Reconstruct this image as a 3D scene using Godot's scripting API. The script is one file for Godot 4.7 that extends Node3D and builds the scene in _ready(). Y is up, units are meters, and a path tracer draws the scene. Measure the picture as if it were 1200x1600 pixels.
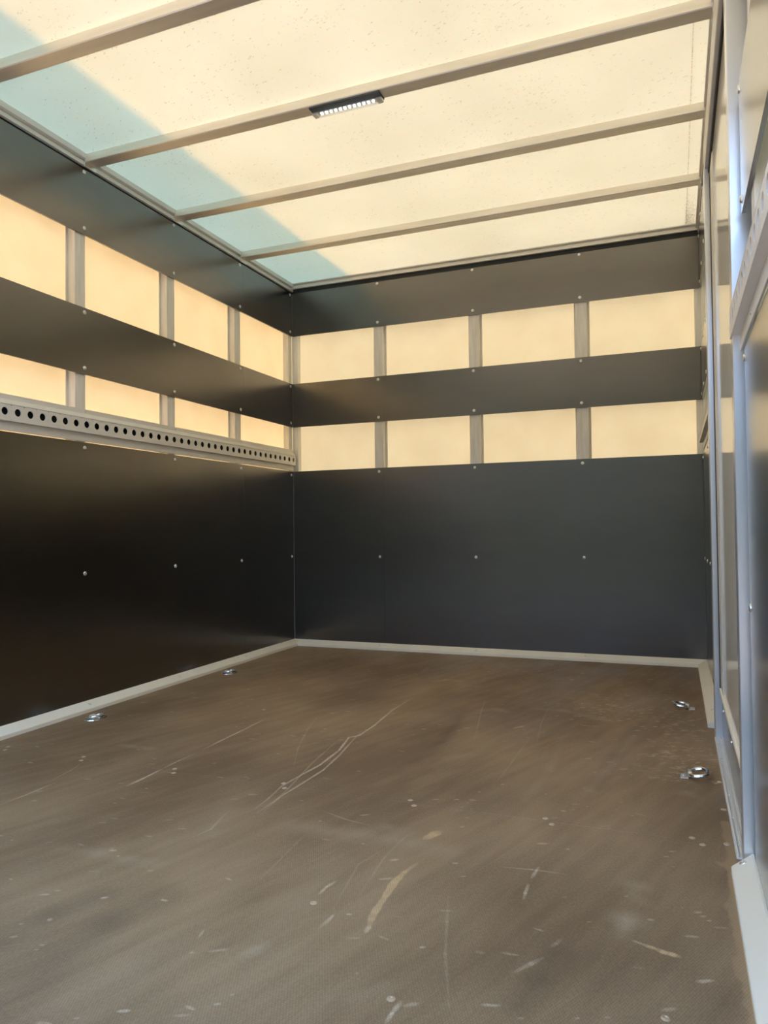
extends Node3D
# Inside of an empty box lorry: x runs across the body (0 = face of the left linings), y up from the load floor, z from the front bulkhead towards the open rear.

const W := 2.466        # width between the linings
const LEN := 4.4        # length of the body
const TOP := 2.363      # underside of the roof sheet
const PLY := 0.009      # lining board thickness
const DEEP := 0.05      # linings' face to the inside of the outer skin

var M := {}
var rng := RandomNumberGenerator.new()
var screw_mesh: ArrayMesh
var small_screw_mesh: ArrayMesh
var rivet_mesh: ArrayMesh


func _ready() -> void:
	rng.seed = 7
	set_camera_and_light()
	make_materials()
	screw_mesh = dome_mesh(0.0095, 0.0045, 14)
	small_screw_mesh = dome_mesh(0.008, 0.002, 12)
	rivet_mesh = dome_mesh(0.0045, 0.0025, 8)
	build_outside()
	build_floor()
	build_ceiling()
	build_wall_left()
	build_wall_far()
	build_wall_right()
	build_door()
	build_baseboards()
	build_rails()
	build_rings()
	build_lamp()


func set_camera_and_light() -> void:
	var cam := Camera3D.new()
	cam.name = "camera"
	cam.fov = 69.7213
	cam.near = 0.02
	cam.far = 200.0
	cam.transform = Transform3D(Basis(Vector3(0.929681, -0.011139, -0.368197), Vector3(0.018532, 0.999691, 0.016549), Vector3(0.367899, -0.022208, 0.9296)), Vector3(2.320889, 0.749769, 4.255808))
	add_child(cam)
	cam.current = true

	var sky_m := ProceduralSkyMaterial.new()
	sky_m.sky_top_color = lin(0.29, 0.55, 1.02)
	sky_m.sky_horizon_color = lin(0.90, 0.92, 0.95)
	sky_m.sky_curve = 0.15
	sky_m.ground_bottom_color = lin(0.35, 0.33, 0.30)
	sky_m.ground_horizon_color = lin(0.55, 0.56, 0.56)
	sky_m.sky_energy_multiplier = 2.3
	sky_m.ground_energy_multiplier = 1.2
	sky_m.sun_angle_max = 4.0
	var sky := Sky.new()
	sky.sky_material = sky_m
	var env := Environment.new()
	env.background_mode = Environment.BG_SKY
	env.sky = sky
	env.tonemap_mode = Environment.TONE_MAPPER_LINEAR
	env.tonemap_exposure = 1.05
	env.sdfgi_enabled = true
	env.ssao_enabled = true
	env.ssil_enabled = true
	var we := WorldEnvironment.new()
	we.name = "environment"
	we.environment = env
	add_child(we)

	var sun := DirectionalLight3D.new()
	sun.name = "sun"
	sun.light_color = lin(1.0, 0.55, 0.18)
	sun.light_energy = 4.9
	sun.light_angular_distance = 0.6
	sun.shadow_enabled = true
	add_child(sun)
	sun.look_at_from_position(Vector3(-6.6, 6.0, -3.6), Vector3.ZERO, Vector3.UP)


# ---------------------------------------------------------------- helpers

func lin(r: float, g: float, b: float) -> Color:
	return Color(r, g, b).linear_to_srgb()


func mat(called: String, c: Color, rough: float, metal := 0.0, spec := 0.5) -> StandardMaterial3D:
	var m := StandardMaterial3D.new()
	m.resource_name = called
	m.albedo_color = c
	m.roughness = rough
	m.metallic = metal
	m.metallic_specular = spec
	M[called] = m
	return m


func begin() -> SurfaceTool:
	var st := SurfaceTool.new()
	st.begin(Mesh.PRIMITIVE_TRIANGLES)
	return st


func tri(st: SurfaceTool, a: Vector3, b: Vector3, c: Vector3, out: Vector3) -> void:
	var n := (c - a).cross(b - a)
	if n.length_squared() < 1e-18:
		return
	if n.dot(out) < 0.0:
		var t := b
		b = c
		c = t
		n = -n
	n = n.normalized()
	for v: Vector3 in [a, b, c]:
		st.set_normal(n)
		st.set_uv(Vector2(v.x / 2.6 + 0.03, v.z / 4.6 + 0.03))
		st.set_uv2(Vector2(v.x, v.z) * 8.0)
		st.add_vertex(v)


func quad(st: SurfaceTool, a: Vector3, b: Vector3, c: Vector3, d: Vector3, out: Vector3) -> void:
	tri(st, a, b, c, out)
	tri(st, a, c, d, out)


# A box with chamfered edges.
func add_box(st: SurfaceTool, p: Vector3, q: Vector3, chamfer := 0.0) -> void:
	var lo := p.min(q)
	var hi := p.max(q)
	var mid := (lo + hi) / 2.0
	var half := (hi - lo) / 2.0
	var c := minf(chamfer, 0.45 * minf(half.x, minf(half.y, half.z)))
	var at := func(s: Vector3, axis: int) -> Vector3:
		var h := half - Vector3(c, c, c)
		h[axis] = half[axis]
		return mid + s * h
	for axis in 3:
		var u := (axis + 1) % 3
		var w := (axis + 2) % 3
		for side: float in [-1.0, 1.0]:
			var pts: Array[Vector3] = []
			for k: Array in [[-1.0, -1.0], [1.0, -1.0], [1.0, 1.0], [-1.0, 1.0]]:
				var s := Vector3.ZERO
				s[axis] = side
				s[u] = k[0]
				s[w] = k[1]
				pts.append(at.call(s, axis))
			var n := Vector3.ZERO
			n[axis] = side
			quad(st, pts[0], pts[1], pts[2], pts[3], n)
		if c <= 0.0:
			continue
		for a: float in [-1.0, 1.0]:      # edges parallel to this axis
			for b: float in [-1.0, 1.0]:
				var s0 := Vector3.ZERO
				s0[u] = a
				s0[w] = b
				var s1 := s0
				s0[axis] = -1.0
				s1[axis] = 1.0
				var n := Vector3.ZERO
				n[u] = a
				n[w] = b
				quad(st, at.call(s0, u), at.call(s1, u), at.call(s1, w), at.call(s0, w), n)
	if c > 0.0:
		for x: float in [-1.0, 1.0]:
			for y: float in [-1.0, 1.0]:
				for z: float in [-1.0, 1.0]:
					var s := Vector3(x, y, z)
					tri(st, at.call(s, 0), at.call(s, 1), at.call(s, 2), s)


# A profile of (distance from the lining, height) points, drawn along a wall from u0 to u1; skew shifts the start with the distance.
func add_profile(st: SurfaceTool, side: String, prof: PackedVector2Array, u0: float, u1: float, skew := 0.0) -> void:
	var n := prof.size()
	var area := 0.0
	for i in n:
		area += prof[i].cross(prof[(i + 1) % n])
	for i in n:
		var a := prof[i]
		var b := prof[(i + 1) % n]
		var e := (b - a) * signf(area)
		var o := on_wall(side, 0, e.x * -1.0, e.y) - on_wall(side, 0, 0, 0)
		quad(st, on_wall(side, u0 + skew * a.x, a.y, a.x), on_wall(side, u1, a.y, a.x), on_wall(side, u1, b.y, b.x), on_wall(side, u0 + skew * b.x, b.y, b.x), o)
	var idx := Geometry2D.triangulate_polygon(prof)
	var along := on_wall(side, 1, 0, 0) - on_wall(side, 0, 0, 0)
	for i in range(0, idx.size(), 3):
		var a := prof[idx[i]]
		var b := prof[idx[i + 1]]
		var c := prof[idx[i + 2]]
		tri(st, on_wall(side, u0 + skew * a.x, a.y, a.x), on_wall(side, u0 + skew * b.x, b.y, b.x), on_wall(side, u0 + skew * c.x, c.y, c.x), -along)
		tri(st, on_wall(side, u1, a.y, a.x), on_wall(side, u1, b.y, b.x), on_wall(side, u1, c.y, c.x), along)


# Point u along a wall, v up, d out from the face of its linings into the body.
func on_wall(side: String, u: float, v: float, d: float) -> Vector3:
	match side:
		"left":
			return Vector3(d, v, u)
		"far":
			return Vector3(u, v, d)
	return Vector3(W - d, v, u)


func wall_box(st: SurfaceTool, side: String, u0: float, u1: float, v0: float, v1: float, d0: float, d1: float, chamfer := 0.0) -> void:
	add_box(st, on_wall(side, u0, v0, d0), on_wall(side, u1, v1, d1), chamfer)


func node(st: SurfaceTool, called: String, m: Material, parent: Node = self) -> MeshInstance3D:
	st.set_material(m)
	return from_mesh(st.commit(), called, null, parent)


func from_mesh(mesh: Mesh, called: String, m: Material, parent: Node = self) -> MeshInstance3D:
	var o := MeshInstance3D.new()
	o.name = called
	o.mesh = mesh
	if m:
		o.material_override = m
	parent.add_child(o, true)
	return o


func structure(called: String) -> Node3D:
	var o := Node3D.new()
	o.name = called
	o.set_meta("kind", "structure")
	add_child(o)
	return o


func thing(called: String, label: String, category: String, group := "", at := Vector3.ZERO) -> Node3D:
	var o := Node3D.new()
	o.name = called
	o.position = at
	o.set_meta("label", label)
	o.set_meta("category", category)
	if group:
		o.set_meta("group", group)
	add_child(o)
	return o


# A round screw head with a small socket in it; its axis is +z.
func dome_mesh(r: float, h: float, n: int) -> ArrayMesh:
	var st := begin()
	var prof := [[r, 0.0], [r * 0.94, h * 0.45], [r * 0.7, h * 0.85], [r * 0.42, h], [r * 0.3, h * 0.45], [0.0, h * 0.4]]
	for i in prof.size() - 1:
		for k in n:
			var a0 := TAU * k / n
			var a1 := TAU * (k + 1) / n
			var p := func(j: int, a: float) -> Vector3: return Vector3(prof[j][0] * cos(a), prof[j][0] * sin(a), prof[j][1])
			var am := (a0 + a1) / 2.0
			var dr: float = prof[i + 1][0] - prof[i][0]
			var dh: float = prof[i + 1][1] - prof[i][1]
			var o := Vector3(cos(am) * dh, sin(am) * dh, -dr)
			quad(st, p.call(i, a0), p.call(i, a1), p.call(i + 1, a1), p.call(i + 1, a0), o)
	st.set_material(M.zinc)
	return st.commit()


func turn_for(side: String) -> Basis:
	match side:
		"left":
			return Basis(Vector3.UP, PI / 2)
		"far":
			return Basis()
		"right":
			return Basis(Vector3.UP, -PI / 2)
	return Basis(Vector3.RIGHT, -PI / 2)   # on the floor, facing up


func put_screw(parent: Node3D, side: String, u: float, v: float, d := 0.0, mesh: Mesh = null, called := "screw") -> void:
	var o := from_mesh(mesh if mesh else screw_mesh, called, null, parent)
	o.transform = Transform3D(turn_for(side).rotated(turn_for(side).z, rng.randf() * TAU), on_wall(side, u, v, d - 0.0003))


# ---------------------------------------------------------------- materials

func noise_image(w: int, h: int, freq: float, octaves: int, sd: int, seamless := false) -> Image:
	var n := FastNoiseLite.new()
	n.noise_type = FastNoiseLite.TYPE_SIMPLEX_SMOOTH
	n.frequency = freq
	n.fractal_octaves = octaves
	n.seed = sd
	return n.get_seamless_image(w, h) if seamless else n.get_image(w, h)


func tex(im: Image) -> ImageTexture:
	im.generate_mipmaps()
	return ImageTexture.create_from_image(im)


# A tiling texture between two colours (or two grey values) that follows noise.
func two_tone(size: int, freq: float, octaves: int, sd: int, a: Color, b: Color) -> ImageTexture:
	var src := noise_image(size, size, freq, octaves, sd, true)
	var im := Image.create_empty(size, size, false, Image.FORMAT_RGB8)
	for y in size:
		for x in size:
			im.set_pixel(x, y, a.lerp(b, src.get_pixel(x, y).r))
	return tex(im)


func triplanar(m: StandardMaterial3D, scale: Vector3) -> void:
	m.uv1_triplanar = true
	m.uv1_world_triplanar = true
	m.uv1_scale = scale


func make_materials() -> void:
	# translucent glass-fibre sheet of the roof and the side skins
	var roof := mat("roof_sheet", Color.WHITE, 0.55, 0.0, 0.4)
	roof.albedo_texture = roof_texture()
	roof.backlight_enabled = true
	roof.backlight = lin(0.68, 0.635, 0.495)
	var skin := mat("skin", Color.WHITE, 0.5, 0.0, 0.4)
	skin.albedo_texture = two_tone(256, 0.02, 4, 31, lin(0.88, 0.82, 0.66), lin(0.92, 0.87, 0.72))
	triplanar(skin, Vector3(0.8, 0.8, 0.8))
	skin.backlight_enabled = true
	skin.backlight = lin(0.66, 0.64, 0.57)

	# black film-faced plywood: glossy, with a faint lengthwise grain
	var ply := mat("plywood", Color.WHITE, 1.0, 1.0, 0.5)
	ply.albedo_texture = two_tone(256, 0.012, 4, 5, lin(0.142, 0.133, 0.124), lin(0.152, 0.143, 0.133))
	ply.roughness_texture = two_tone(256, 0.012, 3, 6, Color(0.278, 0.278, 0.278), Color(0.29, 0.29, 0.29))
	triplanar(ply, Vector3(0.8, 2.4, 0.8))
	ply.clearcoat_enabled = true
	ply.clearcoat = 1.0
	ply.clearcoat_roughness = 0.22
	mat("ply_edge", lin(0.16, 0.15, 0.14), 0.7)

	var alu := mat("aluminium", Color.WHITE, 1.0, 0.08, 0.5)
	alu.albedo_texture = two_tone(256, 0.02, 4, 11, lin(0.76, 0.72, 0.64), lin(0.92, 0.88, 0.79))
	alu.roughness_texture = two_tone(256, 0.03, 3, 12, Color(0.38, 0.38, 0.38), Color(0.56, 0.56, 0.56))
	triplanar(alu, Vector3(6.0, 0.7, 6.0))
	var rail := mat("rail_aluminium", Color.WHITE, 0.42, 0.1, 0.5)
	rail.albedo_texture = two_tone(256, 0.02, 4, 13, lin(0.75, 0.71, 0.63), lin(0.85, 0.81, 0.72))
	triplanar(rail, Vector3(0.8, 8.0, 0.8))
	var bow := mat("bow_aluminium", Color.WHITE, 0.42, 0.72, 0.5)
	bow.albedo_texture = two_tone(256, 0.02, 4, 14, lin(0.80, 0.75, 0.66), lin(0.90, 0.85, 0.76))
	triplanar(bow, Vector3(0.6, 5.0, 5.0))
	var kick := mat("baseboard_aluminium", Color.WHITE, 0.5, 0.0, 0.5)
	kick.albedo_texture = two_tone(256, 0.02, 4, 15, lin(0.90, 0.81, 0.62), lin(0.95, 0.87, 0.69))
	triplanar(kick, Vector3(0.9, 0.9, 0.9))
	var post := mat("post_paint", Color.WHITE, 0.30, 0.85, 0.5)
	post.albedo_texture = two_tone(256, 0.02, 4, 16, lin(0.84, 0.86, 0.90), lin(0.90, 0.92, 0.96))
	triplanar(post, Vector3(3.0, 0.5, 3.0))
	mat("zinc", lin(0.80, 0.79, 0.76), 0.28, 0.9)
	mat("steel", lin(0.72, 0.71, 0.69), 0.25, 1.0)
	mat("brass_screw", lin(0.55, 0.44, 0.30), 0.45, 0.5)
	mat("rubber", lin(0.012, 0.012, 0.013), 0.6)
	mat("door_sheet", lin(0.93, 0.87, 0.73), 0.06, 0.0, 0.20)
	var plate := mat("door_plate", lin(0.05, 0.042, 0.035), 0.12, 0.0, 0.5)
	plate.resource_name = "door_plate"
	mat("lamp_housing", lin(0.05, 0.055, 0.055), 0.4)
	var lens := mat("lamp_lens", Color(0.9, 0.93, 0.95, 0.18), 0.1)
	lens.transparency = BaseMaterial3D.TRANSPARENCY_ALPHA
	var led := mat("led", Color.WHITE, 0.5)
	led.emission_enabled = true
	led.emission = lin(0.95, 0.98, 1.0)
	led.emission_energy_multiplier = 3.0

	# brown film-faced anti-slip floor board
	var fl := mat("floor_board", Color.WHITE, 1.0, 0.0, 0.45)
	fl.albedo_texture = floor_texture()
	fl.roughness_texture = two_tone(512, 0.012, 5, 41, Color(0.42, 0.42, 0.42), Color(0.66, 0.66, 0.66))
	fl.detail_enabled = true
	fl.detail_albedo = wire_mesh_print()
	fl.detail_uv_layer = BaseMaterial3D.DETAIL_UV_2
	fl.detail_blend_mode = BaseMaterial3D.BLEND_MODE_MIX

	var con := mat("concrete", Color.WHITE, 0.9)
	con.albedo_texture = two_tone(256, 0.02, 5, 51, lin(0.46, 0.43, 0.38), lin(0.56, 0.53, 0.48))
	triplanar(con, Vector3(0.3, 0.3, 0.3))
	mat("render_wall", lin(0.55, 0.54, 0.52), 0.9)
	mat("hedge", lin(0.035, 0.045, 0.022), 0.95)
	mat("chassis", lin(0.05, 0.05, 0.05), 0.7)


# Cream sheet with brown specks of dirt and mould, metres 1:1 over the roof (2.6 m by 4.6 m).
func roof_texture() -> ImageTexture:
	var w := 1040
	var h := 1840
	var im := Image.create_empty(w, h, false, Image.FORMAT_RGB8)
	im.fill(lin(0.90, 0.88, 0.82))
	var tone := noise_image(260, 460, 0.012, 4, 61)
	var thick := noise_image(260, 460, 0.02, 4, 62)
	for y in h:
		for x in w:
			var t: float = tone.get_pixel(x >> 2, y >> 2).r
			im.set_pixel(x, y, lin(0.885 + 0.05 * t, 0.865 + 0.05 * t, 0.80 + 0.06 * t))
	for i in 26000:
		var x := rng.randi_range(2, w - 6)
		var y := rng.randi_range(2, h - 6)
		var d: float = thick.get_pixel(x >> 2, y >> 2).r
		if rng.randf() > pow(d, 2.2) * 1.6:
			continue
		var a := rng.randf_range(0.10, 0.50)
		var n := 1 if rng.randf() < 0.6 else rng.randi_range(2, 4)
		for k in n:
			var px := x + k
			var py := y + (k >> 1)
			im.set_pixel(px, py, im.get_pixel(px, py).lerp(lin(0.36, 0.30, 0.20), a))
	# dirty joint beside the right-hand cant rail, and a damp stain at its end
	var jx := int((2.406 / 2.6 + 0.03) * w)
	for y in h:
		if rng.randf() < 0.7:
			im.set_pixel(jx, y, im.get_pixel(jx, y).lerp(lin(0.30, 0.24, 0.15), rng.randf_range(0.25, 0.6)))
	for i in 900:
		var wx := 2.40 + absf(rng.randfn(0.0, 0.03))
		var wz := absf(rng.randfn(0.0, 0.16)) + 0.01
		var px := clampi(int((wx / 2.6 + 0.03) * w), 1, w - 2)
		var py := clampi(int((wz / 4.6 + 0.03) * h), 1, h - 2)
		im.set_pixel(px, py, im.get_pixel(px, py).lerp(lin(0.22, 0.19, 0.14), rng.randf_range(0.1, 0.6)))
	return tex(im)


# The raised wire-mesh print of anti-slip boards: fine hexagon lines.
func wire_mesh_print() -> ImageTexture:
	var n := 256
	var im := Image.create_empty(n, n, false, Image.FORMAT_RGBA8)
	for y in n:
		for x in n:
			var u := x * 24.0 / n
			var v := y * 24.0 / n
			var line := maxf(0.0, absf(fposmod(u + (0.5 if int(v) % 2 == 0 else 0.0), 1.0) - 0.5) * 2.0 - 0.45)
			line = maxf(line, maxf(0.0, absf(fposmod(v, 1.0) - 0.5) * 2.0 - 0.7))
			im.set_pixel(x, y, Color(0.10, 0.085, 0.075, clampf(line * 0.5, 0.0, 0.22)))
	return tex(im)


const FLOOR_MARKS := [
	["p", 0.006, 0.75, [1.256, 2.530, 1.251, 2.452, 1.237, 2.355, 1.245, 2.251, 1.256, 2.144, 1.248, 1.982, 1.216, 1.832, 1.241, 1.797, 1.241, 1.650, 1.222, 1.417, 1.227, 1.161]],
	["p", 0.005, 0.65, [1.277, 2.556, 1.277, 2.406, 1.283, 2.303, 1.288, 2.185, 1.272, 2.033, 1.248, 1.887, 1.226, 1.740]],
	["p", 0.004, 0.35, [1.294, 2.573, 1.265, 2.367, 1.222, 2.122, 1.191, 1.849]],
	["p", 0.007, 0.80, [0.804, 2.510, 0.807, 2.444, 0.804, 2.351]],
	["p", 0.004, 0.55, [0.804, 2.351, 0.801, 2.258, 0.807, 2.183]],
	["p", 0.006, 0.70, [0.806, 2.139, 0.801, 2.020, 0.800, 1.852, 0.794, 1.695]],
	["t", 0.012, 0.9, [1.773, 2.975, 1.764, 2.940, 1.760, 2.911, 1.757, 2.848, 1.753, 2.786, 1.758, 2.735, 1.770, 2.685]],
	["p", 0.008, 0.50, [1.772, 2.989, 1.770, 2.962]],
	["t", 0.02, 0.7, [1.743, 2.561, 1.756, 2.529, 1.764, 2.501]],
	["w", 0.050, 0.30, [1.401, 2.596, 1.483, 2.596, 1.585, 2.591, 1.683, 2.583, 1.817, 2.601]],
	["w", 0.030, 0.25, [1.601, 2.569, 1.627, 2.526, 1.698, 2.534]],
	["t", 0.006, 0.8, [2.252, 2.848, 2.278, 2.856]],
	["t", 0.011, 0.9, [2.274, 2.855, 2.287, 2.861, 2.302, 2.863, 2.316, 2.866]],
	["p", 0.004, 0.50, [2.232, 2.841, 2.257, 2.849]],
	["p", 0.004, 0.60, [0.575, 2.748, 0.582, 2.668, 0.581, 2.555]],
	["p", 0.003, 0.35, [0.558, 2.564, 0.540, 2.459, 0.512, 2.375]],
	["w", 0.030, 0.30, [2.220, 2.620, 2.233, 2.627, 2.244, 2.628]],
	["w", 0.035, 0.40, [2.210, 2.764, 2.220, 2.775, 2.233, 2.765]],
	["w", 0.020, 0.30, [2.217, 2.833, 2.219, 2.804, 2.223, 2.779]],
	["w", 0.020, 0.25, [2.222, 2.662, 2.254, 2.697]],
	["p", 0.006, 0.35, [2.052, 3.014, 2.077, 2.976, 2.094, 2.949]],
	["p", 0.006, 0.25, [2.098, 2.917, 2.107, 2.900, 2.115, 2.880]],
	["p", 0.006, 0.50, [2.022, 2.764, 2.021, 2.737, 2.020, 2.693]],
	["p", 0.006, 0.50, [2.021, 2.669, 2.025, 2.630, 2.027, 2.610]],
	["p", 0.004, 0.35, [1.946, 2.640, 2.014, 2.628, 2.093, 2.624]],
	["p", 0.004, 0.30, [1.424, 2.479, 1.516, 2.515, 1.594, 2.530]],
	["p", 0.006, 0.60, [1.626, 2.891, 1.627, 2.854, 1.635, 2.824]],
	["w", 0.030, 0.25, [0.951, 2.904, 1.049, 2.894, 1.143, 2.895, 1.222, 2.893]],
	["w", 0.050, 0.18, [1.148, 2.813, 1.235, 2.703, 1.197, 2.576]],
	["p", 0.004, 0.30, [1.197, 2.576, 1.223, 2.686, 1.203, 2.762]],
	["w", 0.020, 0.40, [1.601, 3.123, 1.610, 3.109, 1.615, 3.092]],
	["p", 0.005, 0.35, [1.684, 3.004, 1.689, 2.953, 1.691, 2.991]],
	["p", 0.006, 0.50, [1.898, 3.209, 1.899, 3.182, 1.903, 3.147]],
	["p", 0.003, 0.40, [1.491, 3.110, 1.483, 3.083]],
	["w", 0.020, 0.40, [0.501, 2.183, 0.543, 2.184, 0.638, 2.183]],
	["w", 0.030, 0.35, [2.018, 1.281, 2.054, 1.279, 2.079, 1.300]],
	["p", 0.006, 0.60, [1.742, 1.523, 1.780, 1.472]],
	["w", 0.030, 0.30, [1.781, 1.202, 1.883, 1.190, 2.003, 1.255]],
	["w", 0.030, 0.35, [1.215, 0.805, 1.265, 0.756, 1.318, 0.770]],
	["w", 0.030, 0.30, [1.357, 0.850, 1.436, 0.854]],
	["w", 0.030, 0.30, [1.564, 1.299, 1.621, 1.257, 1.667, 1.286]],
	["w", 0.030, 0.25, [1.621, 1.946, 1.644, 1.916, 1.667, 1.879]],
	["w", 0.050, 0.20, [2.375, 1.642, 2.403, 1.654, 2.426, 1.694]],
	["w", 0.025, 0.25, [2.315, 2.032, 2.332, 2.015, 2.357, 2.038]],
	["p", 0.003, 0.25, [1.191, 2.200, 1.108, 2.017, 1.027, 1.791, 0.965, 1.561]],
	["p", 0.003, 0.25, [1.654, 1.745, 1.569, 1.298, 1.529, 1.045]],
	["p", 0.003, 0.20, [1.817, 1.097, 1.831, 1.416, 1.865, 1.710]],
	["p", 0.004, 0.20, [1.873, 2.791, 1.903, 2.898, 1.930, 3.000, 1.981, 3.146]],
	["d", 0.030, 0.35, [2.114, 2.932, 2.095, 3.017, 2.078, 3.093]],
	["d", 0.030, 0.30, [1.514, 2.018, 1.548, 1.782, 1.517, 1.424]],
	["d", 0.040, 0.25, [1.211, 3.050, 1.171, 3.145, 1.154, 3.247]],
	["d", 0.050, 0.25, [1.315, 2.998, 1.295, 3.124, 1.314, 3.310]],
	["d", 0.030, 0.25, [2.094, 2.058, 2.122, 1.732, 2.183, 1.293]],
	["w", 0.020, 0.30, [2.079, 2.090, 2.107, 1.905, 2.169, 1.480]],
	["w", 0.020, 0.18, [1.923, 2.225, 1.947, 1.931, 1.935, 1.562]],
	["w", 0.020, 0.25, [1.827, 3.171, 1.863, 3.122]],
	["w", 0.060, 0.12, [1.406, 3.346, 1.443, 3.243, 1.455, 3.157]],
	["w", 0.050, 0.14, [1.607, 3.055, 1.607, 2.931, 1.581, 2.727]],
	["p", 0.003, 0.20, [1.706, 2.867, 1.690, 2.686, 1.698, 2.534]],
	["p", 0.003, 0.20, [1.679, 2.931, 1.648, 2.736, 1.680, 2.618]],
	["p", 0.003, 0.20, [1.480, 2.893, 1.468, 2.733, 1.460, 2.620]],
	["p", 0.003, 0.20, [1.818, 2.157, 1.822, 1.909, 1.827, 1.600]],
]
const FLOOR_SPECKS := [[0.437, 0.862, 2], [0.48, 0.901, 2], [0.801, 0.828, 3], [0.845, 0.88, 2], [1.604, 0.898, 2], [1.625, 0.918, 2], [1.97, 0.908, 2], [1.999, 0.949, 2], [2.159, 0.71, 3], [2.299, 0.703, 3], [2.302, 0.882, 3], [2.082, 1.006, 1], [1.63, 1.374, 2], [1.634, 1.615, 2], [1.629, 1.173, 3], [1.641, 1.239, 2], [1.903, 1.72, 1], [1.79, 1.524, 2], [1.812, 1.451, 1], [1.858, 1.327, 3], [1.871, 1.28, 2], [1.892, 1.394, 2], [1.905, 1.35, 2], [1.768, 1.327, 2], [2.357, 1.567, 5], [2.38, 1.448, 2], [2.389, 1.486, 2], [2.324, 1.696, 3], [2.345, 1.709, 3], [2.316, 1.786, 4], [2.268, 1.629, 3], [2.278, 1.677, 2], [2.297, 1.558, 2], [2.397, 1.425, 2], [2.396, 1.576, 2], [2.414, 1.629, 2], [2.275, 1.443, 2], [2.254, 1.896, 2], [2.276, 1.924, 3], [2.192, 1.811, 2], [2.157, 1.875, 1], [1.883, 2.71, 3], [2.287, 2.46, 3], [2.303, 2.508, 2], [2.3, 2.427, 4], [2.214, 2.679, 2], [2.055, 2.25, 2], [2.155, 2.342, 2], [2.204, 2.238, 2], [2.155, 2.804, 2], [2.17, 2.151, 2], [2.167, 3.092, 2], [2.21, 3.074, 2], [2.347, 2.696, 4], [2.356, 2.708, 3], [2.319, 2.688, 1], [2.087, 3.122, 2], [1.7, 2.902, 1], [1.808, 3.106, 1], [1.141, 3.189, 2], [1.165, 3.227, 3], [1.237, 3.229, 2], [1.239, 3.244, 2], [1.632, 3.258, 3], [1.508, 3.154, 2], [1.093, 3.086, 5], [1.105, 3.064, 3], [1.11, 2.889, 2], [1.448, 3.363, 2], [1.229, 2.923, 3]]


func floor_texture() -> ImageTexture:
	var w := 1700
	var h := 2040
	var im := Image.create_empty(w, h, false, Image.FORMAT_RGB8)
	var big := noise_image(425, 510, 0.008, 4, 71)
	var streak := noise_image(850, 510, 0.026, 4, 72)
	var fine := noise_image(w, h, 0.22, 2, 73)
	var base := Vector3(0.215, 0.138, 0.074)
	var dust := Vector3(0.44, 0.305, 0.168)
	for y in h:
		for x in w:
			# streaks run along the direction in which goods are dragged, slightly askew
			var b: float = big.get_pixel(x >> 2, y >> 2).r
			var s: float = streak.get_pixel((x + (y >> 1)) % 850, (y >> 2)).r
			var f: float = fine.get_pixel(x, y).r
			var t := clampf(0.85 * (b - 0.4) + 0.38 * (s - 0.45) + 0.4 * (f - 0.5) + 0.2, 0.0, 1.0)
			var c := base.lerp(dust, t)
			im.set_pixel(x, y, lin(c.x, c.y, c.z))
	var tones := {"p": Vector3(0.72, 0.60, 0.43), "t": Vector3(0.66, 0.45, 0.23), "w": Vector3(0.52, 0.41, 0.27), "d": Vector3(0.10, 0.07, 0.045)}
	for mark: Array in FLOOR_MARKS:
		stroke(im, mark[3], mark[1] * 1.5, minf(1.0, mark[2] * 1.35), tones[mark[0]], mark[0] == "w" or mark[0] == "d")
	for s: Array in FLOOR_SPECKS:
		var r: float = s[2]
		stroke(im, [s[0] - 0.0022 * r, s[1] + 0.001 * r, s[0] + 0.0022 * r, s[1] - 0.001 * r], 0.0022 + 0.0011 * r, 0.6, tones.p, false)
	# small pale nicks, thicker where goods come in by the side door and near the bulkhead
	for i in 1000:
		var x := rng.randf_range(0.1, 2.38)
		var z := rng.randf_range(0.08, 3.4)
		if i < 260:
			x = clampf(2.31 + rng.randfn(0.0, 0.07), 2.0, 2.41)
			z = rng.randf_range(1.0, 1.95)
		elif i < 440:
			x = 2.05 + rng.randfn(0.0, 0.10)
			z = 1.08 + rng.randfn(0.0, 0.13)
		elif i < 640:
			x = rng.randf_range(0.25, 2.3)
			z = 0.5 + rng.randfn(0.0, 0.16)
		if x < 0.06 or x > 2.41 or z < 0.06:
			continue
		var l := rng.randf_range(0.004, 0.032)
		stroke(im, [x, z, x + l, z + rng.randf_range(-0.7, 0.3) * l], rng.randf_range(0.004, 0.009), rng.randf_range(0.25, 0.85), tones.p, false)
	for i in 110:    # hair scratches from dragging
		var x := rng.randf_range(0.1, 2.2)
		var z := rng.randf_range(0.3, 3.6)
		var l := rng.randf_range(0.08, 0.5)
		var a := rng.randf_range(-1.1, -0.35)
		stroke(im, [x, z, x + l * cos(a) * 0.6, z + l * sin(a)], 0.0025, rng.randf_range(0.06, 0.2), tones.p, false)
	# film worn through to the wood along the foot of the right-hand baseboard
	var ragged := noise_image(512, 64, 0.03, 3, 77)
	for i in 512:
		var z := 2.2 + 1.6 * i / 512.0
		var wide: float = 0.006 + 0.034 * pow(ragged.get_pixel(i, 5).r, 1.5)
		if z < 2.45:
			wide *= 0.4
		stroke(im, [2.425 - wide, z, 2.428, z], 0.008, 0.6 + 0.4 * ragged.get_pixel(i, 40).r, Vector3(0.42, 0.28, 0.15), true)
	return tex(im)


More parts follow.
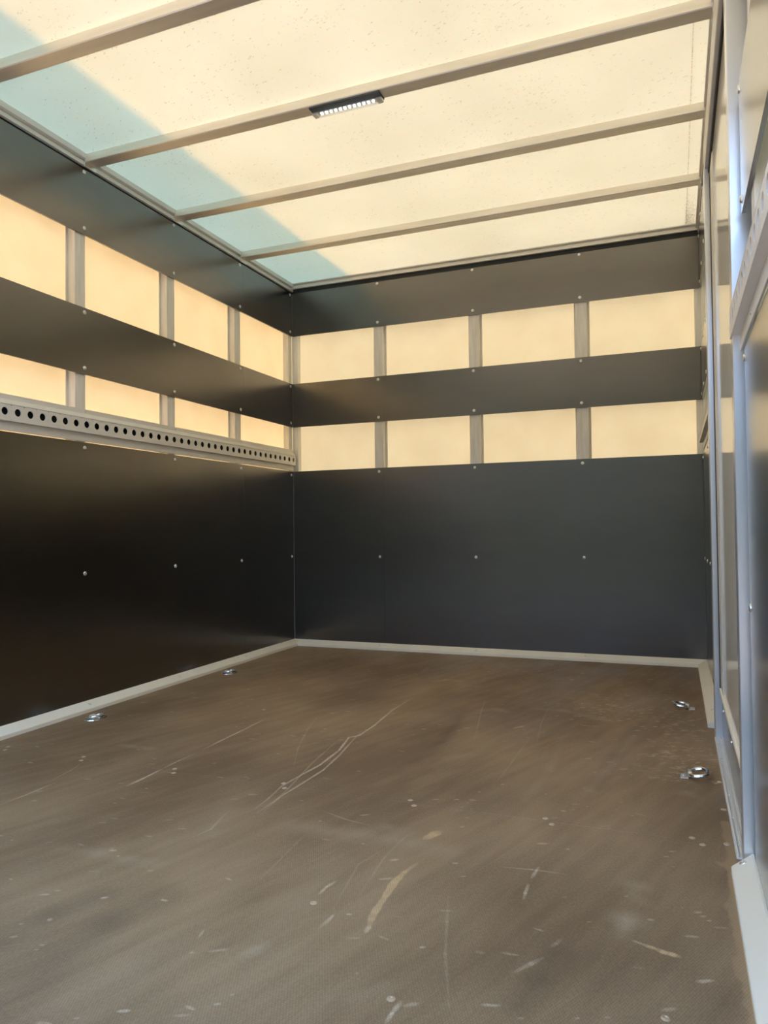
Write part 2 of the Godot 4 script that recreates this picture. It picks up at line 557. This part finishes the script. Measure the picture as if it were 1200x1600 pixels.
# A scratch through floor points (x, z, x, z ...) of a width in metres: it tapers at both ends, wavers and breaks up; ragged ones are scattered like dust.
func stroke(im: Image, pts: Array, width: float, alpha: float, tone: Vector3, ragged: bool) -> void:
	var w := im.get_width()
	var h := im.get_height()
	var col := lin(tone.x, tone.y, tone.z)
	var total := 0.0
	for i in range(0, pts.size() - 2, 2):
		total += Vector2(pts[i], pts[i + 1]).distance_to(Vector2(pts[i + 2], pts[i + 3]))
	var run := 0.0
	var phase := rng.randf() * 50.0
	for i in range(0, pts.size() - 2, 2):
		var a := Vector2(pts[i], pts[i + 1])
		var b := Vector2(pts[i + 2], pts[i + 3])
		var long := a.distance_to(b)
		var r := width * 0.75 + 0.0014
		var x0 := clampi(int((minf(a.x, b.x) - r) / 2.6 * w + 0.03 * w), 0, w - 1)
		var x1 := clampi(int((maxf(a.x, b.x) + r) / 2.6 * w + 0.03 * w) + 1, 0, w - 1)
		var y0 := clampi(int((minf(a.y, b.y) - r) / 4.6 * h + 0.03 * h), 0, h - 1)
		var y1 := clampi(int((maxf(a.y, b.y) + r) / 4.6 * h + 0.03 * h) + 1, 0, h - 1)
		for y in range(y0, y1 + 1):
			for x in range(x0, x1 + 1):
				var p := Vector2((float(x) / w - 0.03) * 2.6, (float(y) / h - 0.03) * 4.6)
				var q := Geometry2D.get_closest_point_to_segment(p, a, b)
				var d := p.distance_to(q)
				if d > r:
					continue
				var k := 0.0
				if ragged:
					k = alpha * clampf(1.0 - d / r, 0.0, 1.0) * rng.randf_range(0.25, 1.0)
				else:
					var t := run + a.distance_to(q)
					var ends := clampf(minf(t, total - t) / (0.28 * total + 1e-6), 0.0, 1.0)
					var wave := 0.55 + 0.1 * sin(t * 190.0 + phase) + 0.22 * sin(t * 47.0 + phase * 2.0)
					var half := width * 0.5 * (0.25 + 0.75 * sqrt(ends)) * (0.45 + 0.75 * wave)
					k = clampf((half + 0.0012 - d) / 0.0022, 0.0, 1.0) * alpha * (0.45 + 0.55 * ends) * rng.randf_range(0.55, 1.0)
				if k > 0.0:
					im.set_pixel(x, y, im.get_pixel(x, y).lerp(col, k))
		run += long


# ---------------------------------------------------------------- the place

func build_outside() -> void:
	var g := structure("ground")
	var st := begin()
	add_box(st, Vector3(-30, -1.15, -30), Vector3(30, -1.05, 30))
	node(st, "concrete_yard", M.concrete, g)
	# the gantry beside the lorry whose shadow lies along the left edge of the roof
	var b := structure("yard_gantry")
	st = begin()
	add_box(st, Vector3(-2.54, 4.5, -1.40), Vector3(-2.04, 4.6, 12.0))
	node(st, "gantry_beam", M.render_wall, b)
	for z: float in [7.0, 11.5]:
		st = begin()
		add_box(st, Vector3(-2.4, -1.05, z), Vector3(-2.25, 4.5, z + 0.15))
		node(st, "gantry_post", M.render_wall, b)
	# the dark hedge across the yard behind the open rear
	var h := structure("yard_hedge")
	st = begin()
	add_box(st, Vector3(-9.0, -1.05, 11.0), Vector3(12.0, 4.0, 12.5), 0.4)
	node(st, "hedge_body", M.hedge, h)


func build_floor() -> void:
	var f := structure("floor")
	var st := begin()
	add_box(st, Vector3(-DEEP, -0.16, -DEEP), Vector3(W + DEEP, -0.022, LEN))
	node(st, "subframe", M.chassis, f)
	for r: Array in [[-DEEP, 2.3495], [2.3515, LEN]]:
		st = begin()
		add_box(st, Vector3(-DEEP, -0.021, r[0]), Vector3(W + DEEP, 0.0, r[1]), 0.0008)
		node(st, "floor_board", M.floor_board, f)
	var xs := [0.147, 0.485, 0.853, 1.243, 1.64, 2.008, 2.356]
	for i in xs.size():
		for k: Array in [[-0.011, 2.334], [0.011, 2.367]]:
			floor_screw(f, xs[i] + k[0], k[1])
	for p: Array in [[2.42, 2.343], [1.633, 2.924], [1.886, 3.15], [2.294, 3.046], [0.714, 1.581], [2.3, 0.883], [2.427, 1.893], [2.426, 2.116]]:
		floor_screw(f, p[0], p[1])


func floor_screw(f: Node3D, x: float, z: float) -> void:
	var o := from_mesh(small_screw_mesh, "screw", M.brass_screw, f)
	o.transform = Transform3D(Basis(Vector3.RIGHT, -PI / 2), Vector3(x, -0.0003, z))


func build_ceiling() -> void:
	var c := structure("ceiling")
	var st := begin()
	add_box(st, Vector3(-DEEP - 0.01, TOP, -DEEP - 0.01), Vector3(W + DEEP + 0.01, TOP + 0.003, LEN))
	node(st, "roof_sheet", M.roof_sheet, c)
	for k in 7:
		var z := 0.6264 - 0.06 + 0.604 * k
		st = begin()
		add_box(st, Vector3(0.004, 2.326, z), Vector3(W - 0.004, TOP, z + 0.06), 0.003)
		node(st, "roof_bow", M.bow_aluminium, c)
		for side: float in [0.0, 1.0]:      # the bracket that ties the bow to the cant rail
			st = begin()
			var x := 0.006 + side * (W - 0.012)
			add_box(st, Vector3(x - 0.004, 2.306, z - 0.004), Vector3(x + 0.004, 2.327, z + 0.064), 0.001)
			node(st, "bow_bracket", M.zinc, c)


# Studs and the outer skin of a wall between u0 and u1.
func frame_wall(w: Node3D, side: String, u0: float, u1: float, studs: Array, top := 2.363, bottom := -0.02) -> void:
	var st := begin()
	wall_box(st, side, u0, u1, bottom, top, -DEEP - 0.003, -DEEP)
	node(st, "outer_skin", M.skin, w)
	for s: Array in studs:
		st = begin()
		wall_box(st, side, s[0], s[1], bottom + 0.02, 2.288, -DEEP, -PLY - 0.0005, 0.002)
		if s.size() > 2:     # the wider foot flange against the skin
			wall_box(st, side, s[0] - 0.012, s[1] + 0.012, bottom + 0.02, 2.288, -DEEP, -DEEP + 0.003)
		node(st, "stud", M.aluminium, w)


# A lining board with its screws.
func lining(w: Node3D, side: String, called: String, u0: float, u1: float, v0: float, v1: float, cols: Array, rows: Array) -> MeshInstance3D:
	var st := begin()
	wall_box(st, side, u0, u1, v0, v1, -PLY, 0.0, 0.0003)
	var o := node(st, called, M.plywood, w)
	for u: float in cols:
		if u > u0 and u < u1:
			for v: float in rows:
				put_screw(o, side, u, v)
	return o


const ROWS_TOP := [2.2875, 2.0439]
const ROWS_MID := [1.6829, 1.4448]
const ROWS_LOW := [1.1041, 0.5728]


func linings(w: Node3D, side: String, cuts: Array, cols: Array) -> void:
	for i in cuts.size() - 1:
		var a: float = cuts[i] + (0.0003 if i > 0 else 0.0)
		var b: float = cuts[i + 1] - 0.0003
		lining(w, side, "upper_lining_board", a, b, 2.017, 2.300, cols, ROWS_TOP)
		lining(w, side, "middle_lining_board", a, b, 1.418, 1.703, cols, ROWS_MID)
		lining(w, side, "lower_lining_board", a, b, 0.004, 1.128, cols, ROWS_LOW)


# The aluminium edge profile between wall and roof, and the dark recess under it.
func cant_rail(w: Node3D, side: String, u0: float, u1: float, low: float) -> void:
	var st := begin()
	add_profile(st, side, PackedVector2Array([Vector2(-DEEP, low), Vector2(0.004, low), Vector2(0.004, low + 0.016), Vector2(-0.004, low + 0.020), Vector2(-0.004, low + 0.024), Vector2(0.014, low + 0.027), Vector2(0.014, TOP), Vector2(-DEEP, TOP)]), u0, u1)
	node(st, "cant_rail", M.rail_aluminium, w)
	st = begin()
	wall_box(st, side, u0, u1, 2.29, low, -DEEP, -PLY - 0.002)
	node(st, "seal_strip", M.rubber, w)


func build_wall_left() -> void:
	var w := structure("wall_left")
	var studs := [[-0.009, 0.036]]
	for k in 7:
		studs.append([0.607 + 0.604 * k, 0.667 + 0.604 * k, 1])
	frame_wall(w, "left", -DEEP, LEN, studs)
	var cols := [0.026]
	for k in 7:
		cols.append(0.6225 + 0.604 * k)
	linings(w, "left", [0.003, 0.590, 3.01, LEN - 0.03], cols)
	cant_rail(w, "left", -DEEP, LEN, 2.314)


func build_wall_far() -> void:
	var w := structure("wall_far")
	frame_wall(w, "far", -DEEP, W + DEEP, [[-0.009, 0.034], [0.575, 0.635, 1], [1.1925, 1.2525, 1], [1.815, 1.877, 1], [2.438, 2.475]])
	var cols := [0.6065, 1.22, 1.8427]
	lining(w, "far", "upper_lining_board", 0.004, W - 0.004, 2.017, 2.300, cols, ROWS_TOP)
	for r: Array in [[0.004, 0.6357], [0.6363, W - 0.004]]:
		lining(w, "far", "middle_lining_board", r[0], r[1], 1.418, 1.703, cols, ROWS_MID)
		lining(w, "far", "lower_lining_board", r[0], r[1], 0.004, 1.128, cols, ROWS_LOW)
	for v: Array in [[2.017, 2.296], [1.418, 1.703], [0.04, 1.128]]:       # the pale angle that closes the corner
		for x: float in [0.0, W - 0.005]:
			var st := begin()
			add_box(st, Vector3(x, v[0], -0.001), Vector3(x + 0.005, v[1], 0.0035), 0.001)
			node(st, "corner_angle", M.ply_edge, w)
	cant_rail(w, "far", -DEEP, W + DEEP, 2.331)


func build_wall_right() -> void:
	var w := structure("wall_right")
	frame_wall(w, "right", -DEEP, 1.40, [[-0.009, 0.034], [0.607, 0.667, 1], [1.211, 1.271, 1]])
	frame_wall(w, "right", 2.48, LEN, [[2.62, 2.68, 1], [3.22, 3.28, 1], [3.82, 3.88, 1]])
	linings(w, "right", [0.003, 1.365], [0.026, 0.32, 0.6225, 1.226])
	linings(w, "right", [2.5125, LEN - 0.03], [2.524, 3.05, 3.55, 4.0])
	lining(w, "right", "door_head_board", 1.37, 2.42, 2.12, 2.300, [1.6, 2.2], [2.2875])
	cant_rail(w, "right", -DEEP, LEN, 2.314)
	for s: String in ["left", "right"]:      # rear portal
		var st := begin()
		wall_box(st, s, LEN - 0.03, LEN + 0.05, -0.1, TOP + 0.05, -DEEP - 0.02, 0.02, 0.004)
		node(st, "rear_corner_post", M.post_paint, w if s == "right" else get_node("wall_left"))


func build_door() -> void:
	var d := structure("door_1")
	for z: Array in [[1.37, 1.43, 2.438, 2.014], [2.42, 2.47, 2.446, 2.314]]:
		var st := begin()
		add_box(st, Vector3(z[2], 0.0, z[0]), Vector3(W + DEEP, z[3], z[1]), 0.0015)
		node(st, "door_post", M.post_paint, d)
	var st := begin()
	add_box(st, Vector3(2.441, 2.015, 1.37), Vector3(W + DEEP, 2.12, 2.42), 0.002)
	node(st, "door_header", M.rail_aluminium, d)
	st = begin()
	add_box(st, Vector3(2.452, 1.995, 1.43), Vector3(W + DEEP, 2.015, 2.42), 0.002)
	add_box(st, Vector3(2.455, 0.17, 1.43), Vector3(W + DEEP, 1.995, 1.475), 0.002)
	add_box(st, Vector3(2.490, 0.037, 2.4705), Vector3(W + DEEP, 2.3, 2.512))
	node(st, "door_seal", M.rubber, d)
	st = begin()
	add_box(st, Vector3(2.4565, 0.19, 1.475), Vector3(W + 0.04, 1.993, 1.60), 0.002)
	node(st, "door_stile", M.rail_aluminium, d)
	st = begin()
	add_box(st, Vector3(2.4585, 0.19, 1.601), Vector3(W + 0.04, 1.993, 2.418))
	node(st, "door_panel", M.door_sheet, d)
	st = begin()
	add_box(st, Vector3(2.451, 0.176, 1.477), Vector3(W + 0.04, 0.1895, 2.419), 0.002)
	node(st, "door_bottom_rail", M.baseboard_aluminium, d)
	st = begin()
	add_box(st, Vector3(2.461, 0.014, 1.431), Vector3(W + 0.04, 0.1755, 2.419), 0.001)
	var plate := node(st, "door_kick_plate", M.door_plate, d)
	for z: float in [1.52, 1.9, 2.3]:
		var o := from_mesh(rivet_mesh, "rivet", null, plate)
		o.transform = Transform3D(turn_for("right"), Vector3(2.461, 0.12, z))
	st = begin()       # ribbed sill along the floor edge
	var y := -0.001
	add_profile(st, "right", PackedVector2Array([Vector2(-0.045, y), Vector2(0.031, y), Vector2(0.031, 0.010), Vector2(0.026, 0.011), Vector2(0.0255, 0.004), Vector2(0.018, 0.004), Vector2(0.0175, 0.009), Vector2(0.014, 0.009), Vector2(0.0135, 0.004), Vector2(0.007, 0.004), Vector2(0.0065, 0.012), Vector2(-0.045, 0.012)]), 1.431, 2.419)
	var sill := node(st, "door_sill", M.rail_aluminium, d)
	for k in 6:
		put_screw(sill, "floor", 0, 0)
		var s := sill.get_child(sill.get_child_count() - 1) as MeshInstance3D
		s.mesh = rivet_mesh
		s.position = Vector3(2.4445, 0.0035, 1.5 + 0.17 * k)


func build_baseboards() -> void:
	var prof := PackedVector2Array([Vector2(0.0, -0.0005), Vector2(0.0, 0.037), Vector2(0.004, 0.037), Vector2(0.009, 0.034), Vector2(0.044, 0.0165), Vector2(0.0466, 0.014), Vector2(0.0466, -0.0005)])
	var cols := []
	for k in 6:
		cols.append(0.6225 + 0.604 * k)
	for s: Array in [["baseboard_left", "left", 0.0, LEN - 0.03, 1.0, cols], ["baseboard_far", "far", 0.0, W, 1.0, [0.03, 0.6065, 1.22, 1.8427]], ["baseboard_right_far", "right", 0.0, 1.277, 1.0, [0.1, 0.6225, 1.1]], ["baseboard_right_near", "right", 2.472, LEN - 0.03, 0.6, [2.5, 3.1, 3.7]]]:
		var st := begin()
		add_profile(st, s[1], prof, s[2], s[3], s[4])
		var o := node(st, s[0], M.baseboard_aluminium)
		o.set_meta("kind", "structure")
		for u: float in s[5]:
			var k := from_mesh(small_screw_mesh, "screw", M.zinc, o)
			var b := turn_for(s[1])
			k.transform = Transform3D(b.rotated(b.x, deg_to_rad(-63)), on_wall(s[1], u, 0.0265, 0.024))


# ---------------------------------------------------------------- fittings

# An airline-type rail with a row of round holes, from u0 to u1 along a wall.
func lashing_rail(side: String, u0: float, u1: float, first_hole: float, label: String, rivets: Array) -> void:
	var t := thing("lashing_rail" if not has_node("lashing_rail") else "lashing_rail_%03d" % get_children().filter(func(n): return n.name.begins_with("lashing_rail")).size(), label, "rail", "perforated lashing rails")
	var d := 0.023
	var st := begin()
	wall_box(st, side, u0, u1, 1.131, 1.166, 0.0005, 0.005, 0.001)
	add_profile(st, side, PackedVector2Array([Vector2(0.0005, 1.166), Vector2(d, 1.166), Vector2(d, 1.1705), Vector2(0.0035, 1.1705), Vector2(0.0035, 1.2265), Vector2(d - 0.003, 1.2265), Vector2(d, 1.2285), Vector2(d - 0.002, 1.2335), Vector2(0.010, 1.246), Vector2(0.009, 1.248), Vector2(0.005, 1.249), Vector2(0.005, 1.268), Vector2(0.0005, 1.268)]), u0, u1)
	node(st, "rail_body", M.rail_aluminium, t)
	st = begin()
	wall_box(st, side, u0, u1, 1.1708, 1.2262, 0.0036, 0.0046)
	node(st, "backing_strip", M.rubber, t)
	# face plate with real holes
	st = begin()
	var pitch := 0.0583
	var r := 0.0145
	var v0 := 1.1705
	var v1 := 1.2265
	var vc := 1.2005
	var back := d - 0.003
	var out := on_wall(side, 0, 0, 1) - on_wall(side, 0, 0, 0)
	var n := int(ceil((first_hole - u0) / pitch)) + 1
	var edge := u0
	var c := first_hole - n * pitch
	while c - r < u0 + 0.002:
		c += pitch
	while c + r < u1 - 0.002:
		var right := minf(c + pitch / 2.0, u1)
		if c + pitch + r >= u1 - 0.002:
			right = u1
		var seg := 24
		for k in seg:
			var a0 := TAU * k / seg
			var a1 := TAU * (k + 1) / seg
			var rim0 := Vector2(c, vc) + Vector2(cos(a0), sin(a0)) * r
			var rim1 := Vector2(c, vc) + Vector2(cos(a1), sin(a1)) * r
			var out0 := to_frame(Vector2(c, vc), a0, edge, right, v0, v1)
			var out1 := to_frame(Vector2(c, vc), a1, edge, right, v0, v1)
			for face: Array in [[d, out], [back, -out]]:
				quad(st, on_wall(side, rim0.x, rim0.y, face[0]), on_wall(side, rim1.x, rim1.y, face[0]), on_wall(side, out1.x, out1.y, face[0]), on_wall(side, out0.x, out0.y, face[0]), face[1])
			var inward := on_wall(side, c, vc, 0) - on_wall(side, (rim0.x + rim1.x) / 2.0, (rim0.y + rim1.y) / 2.0, 0)
			quad(st, on_wall(side, rim0.x, rim0.y, d), on_wall(side, rim1.x, rim1.y, d), on_wall(side, rim1.x, rim1.y, back), on_wall(side, rim0.x, rim0.y, back), inward)
		edge = right
		c += pitch
	node(st, "face_plate", M.rail_aluminium, t)
	for u: float in rivets:
		if u > u0 and u < u1:
			put_screw(t, side, u, 1.258, 0.005, rivet_mesh, "rivet")
			put_screw(t, side, u, 1.148, 0.005, rivet_mesh, "rivet")


# Where the ray at an angle from a hole's middle meets the edge of its cell.
func to_frame(c: Vector2, a: float, u0: float, u1: float, v0: float, v1: float) -> Vector2:
	var d := Vector2(cos(a), sin(a))
	var tx := ((u1 if d.x > 0 else u0) - c.x) / d.x if absf(d.x) > 1e-6 else 1e9
	var ty := ((v1 if d.y > 0 else v0) - c.y) / d.y if absf(d.y) > 1e-6 else 1e9
	return c + d * minf(tx, ty)


func build_rails() -> void:
	var cols := []
	for k in 7:
		cols.append(0.6225 + 0.604 * k)
	lashing_rail("left", 0.006, LEN - 0.03, 2.25, "long aluminium lashing rail with round holes on the left wall", cols)
	lashing_rail("right", 0.2, 1.36, 0.3, "short lashing rail stub on right wall behind the far door post", [0.6225])
	lashing_rail("right", 2.44, LEN - 0.03, 2.47, "perforated lashing rail at the right edge, ending at the near door post", [2.72, 3.32, 3.92])


func torus_path(st: SurfaceTool, path: Array[Vector3], r: float, closed: bool) -> void:
	var n := path.size()
	var seg := 8
	var ring := []
	for i in n:
		var a := path[(i - 1 + n) % n] if closed or i > 0 else path[i]
		var b := path[(i + 1) % n] if closed or i < n - 1 else path[i]
		var t := (b - a).normalized()
		var s := t.cross(Vector3.UP)
		s = (Vector3.RIGHT if s.length() < 0.05 else s).normalized()
		var u := s.cross(t).normalized()
		var pts: Array[Vector3] = []
		for k in seg:
			pts.append(path[i] + (s * cos(TAU * k / seg) + u * sin(TAU * k / seg)) * r)
		ring.append(pts)
	for i in (n if closed else n - 1):
		var j := (i + 1) % n
		for k in seg:
			var m := (k + 1) % seg
			var mid: Vector3 = (ring[i][k] + ring[i][m] + ring[j][k] + ring[j][m]) / 4.0 - (path[i] + path[j]) / 2.0
			quad(st, ring[i][k], ring[i][m], ring[j][m], ring[j][k], mid)
	if not closed:
		for e: Array in [[0, 1], [n - 1, n - 2]]:
			for k in seg:
				tri(st, path[e[0]], ring[e[0]][k], ring[e[0]][(k + 1) % seg], path[e[0]] - path[e[1]])


# A forged lashing ring lying beside its strap; turn 0 has the ring towards +x.
func floor_ring(called: String, label: String, at: Vector3, turn: float) -> void:
	var t := thing(called, label, "lashing ring", "lashing rings on the floor", at)
	t.rotation.y = turn
	var st := begin()
	var path: Array[Vector3] = []
	for k in 28:
		var a := TAU * k / 28
		var x := signf(cos(a)) * pow(absf(cos(a)), 0.8) * 0.024
		var z := signf(sin(a)) * pow(absf(sin(a)), 0.7) * 0.034
		path.append(Vector3(0.022 + x, 0.012 + 0.16 * (x + 0.024), z))
	torus_path(st, path, 0.0058, true)
	node(st, "ring", M.steel, t)
	st = begin()      # strap over the ring's bar
	add_box(st, Vector3(-0.030, -0.0005, -0.020), Vector3(-0.006, 0.004, 0.020), 0.001)
	add_box(st, Vector3(-0.010, 0.003, -0.016), Vector3(0.006, 0.0205, 0.016), 0.004)
	node(st, "strap", M.zinc, t)
	var o := from_mesh(rivet_mesh, "screw", null, t)
	o.transform = Transform3D(Basis(Vector3.RIGHT, -PI / 2), Vector3(-0.020, 0.0038, 0.0))


# A folded-down ring in its dished oval plate.
func floor_cup(called: String, label: String, at: Vector3) -> void:
	var t := thing(called, label, "lashing ring", "lashing rings on the floor", at)
	var st := begin()
	var prof := [[1.0, 0.0], [0.97, 0.003], [0.78, 0.004], [0.6, 0.0012], [0.0, 0.0008]]
	for i in prof.size() - 1:
		for k in 28:
			var p := func(j: int, a: float) -> Vector3: return Vector3(prof[j][0] * cos(a) * 0.038, prof[j][1], prof[j][0] * sin(a) * 0.05)
			quad(st, p.call(i, TAU * k / 28), p.call(i, TAU * (k + 1) / 28), p.call(i + 1, TAU * (k + 1) / 28), p.call(i + 1, TAU * k / 28), Vector3.UP)
	node(st, "dished_plate", M.steel, t)
	st = begin()
	var path: Array[Vector3] = []
	for k in 24:
		path.append(Vector3(cos(TAU * k / 24) * 0.020, 0.0095 + 0.004 * cos(TAU * k / 24), sin(TAU * k / 24) * 0.027))
	torus_path(st, path, 0.0045, true)
	node(st, "ring", M.zinc, t)
	st = begin()
	add_box(st, Vector3(-0.027, 0.0008, -0.012), Vector3(-0.013, 0.013, 0.012), 0.003)
	node(st, "strap", M.zinc, t)


func build_rings() -> void:
	floor_ring("lashing_ring", "steel lashing ring by the door sill, nearest the camera", Vector3(2.350, 0, 1.878), 0.05)
	floor_ring("lashing_ring_001", "steel lashing ring beside the far right baseboard", Vector3(2.352, 0, 0.998), PI)
	floor_cup("lashing_ring_002", "dished lashing ring along left baseboard, nearer of the two", Vector3(0.142, 0, 1.921))
	floor_cup("lashing_ring_003", "dished lashing ring near left baseboard, closer to the far corner", Vector3(0.130, 0, 0.950))


func build_lamp() -> void:
	var t := thing("ceiling_lamp", "slim lit LED strip lamp screwed under a roof bow", "lamp", "", Vector3(1.218, 2.326, 1.7946))
	var st := begin()
	add_box(st, Vector3(-0.142, -0.008, -0.018), Vector3(0.142, 0.0005, 0.038), 0.002)
	node(st, "housing", M.lamp_housing, t)
	st = begin()
	add_box(st, Vector3(-0.140, -0.019, -0.018), Vector3(0.140, -0.0075, 0.014), 0.003)
	node(st, "lens", M.lamp_lens, t)
	for s: float in [-1.0, 1.0]:
		st = begin()
		add_box(st, Vector3(s * 0.141, -0.018, -0.016), Vector3(s * 0.118, -0.008, 0.012), 0.003)
		node(st, "end_cap", M.zinc, t)
	st = begin()
	add_box(st, Vector3(-0.116, -0.011, -0.012), Vector3(0.116, -0.008, 0.008))
	node(st, "reflector", M.zinc, t)
	var led := begin()
	add_box(led, Vector3(-0.0045, -0.0035, -0.0055), Vector3(0.0045, 0.0, 0.0055), 0.0015)
	led.set_material(M.led)
	var mesh := led.commit()
	for k in 12:
		var o := from_mesh(mesh, "led", null, t)
		o.position = Vector3(-0.105 + 0.019 * k, -0.0112, -0.002)
	var l := AreaLight3D.new()
	l.name = "lamp_light"
	l.area_size = Vector2(0.22, 0.015)
	l.light_color = lin(0.95, 0.98, 1.0)
	l.light_energy = 0.05
	l.shadow_enabled = true
	l.area_range = 8.0
	t.add_child(l)
	l.position = Vector3(0, -0.022, -0.002)
	l.rotation.x = -PI / 2
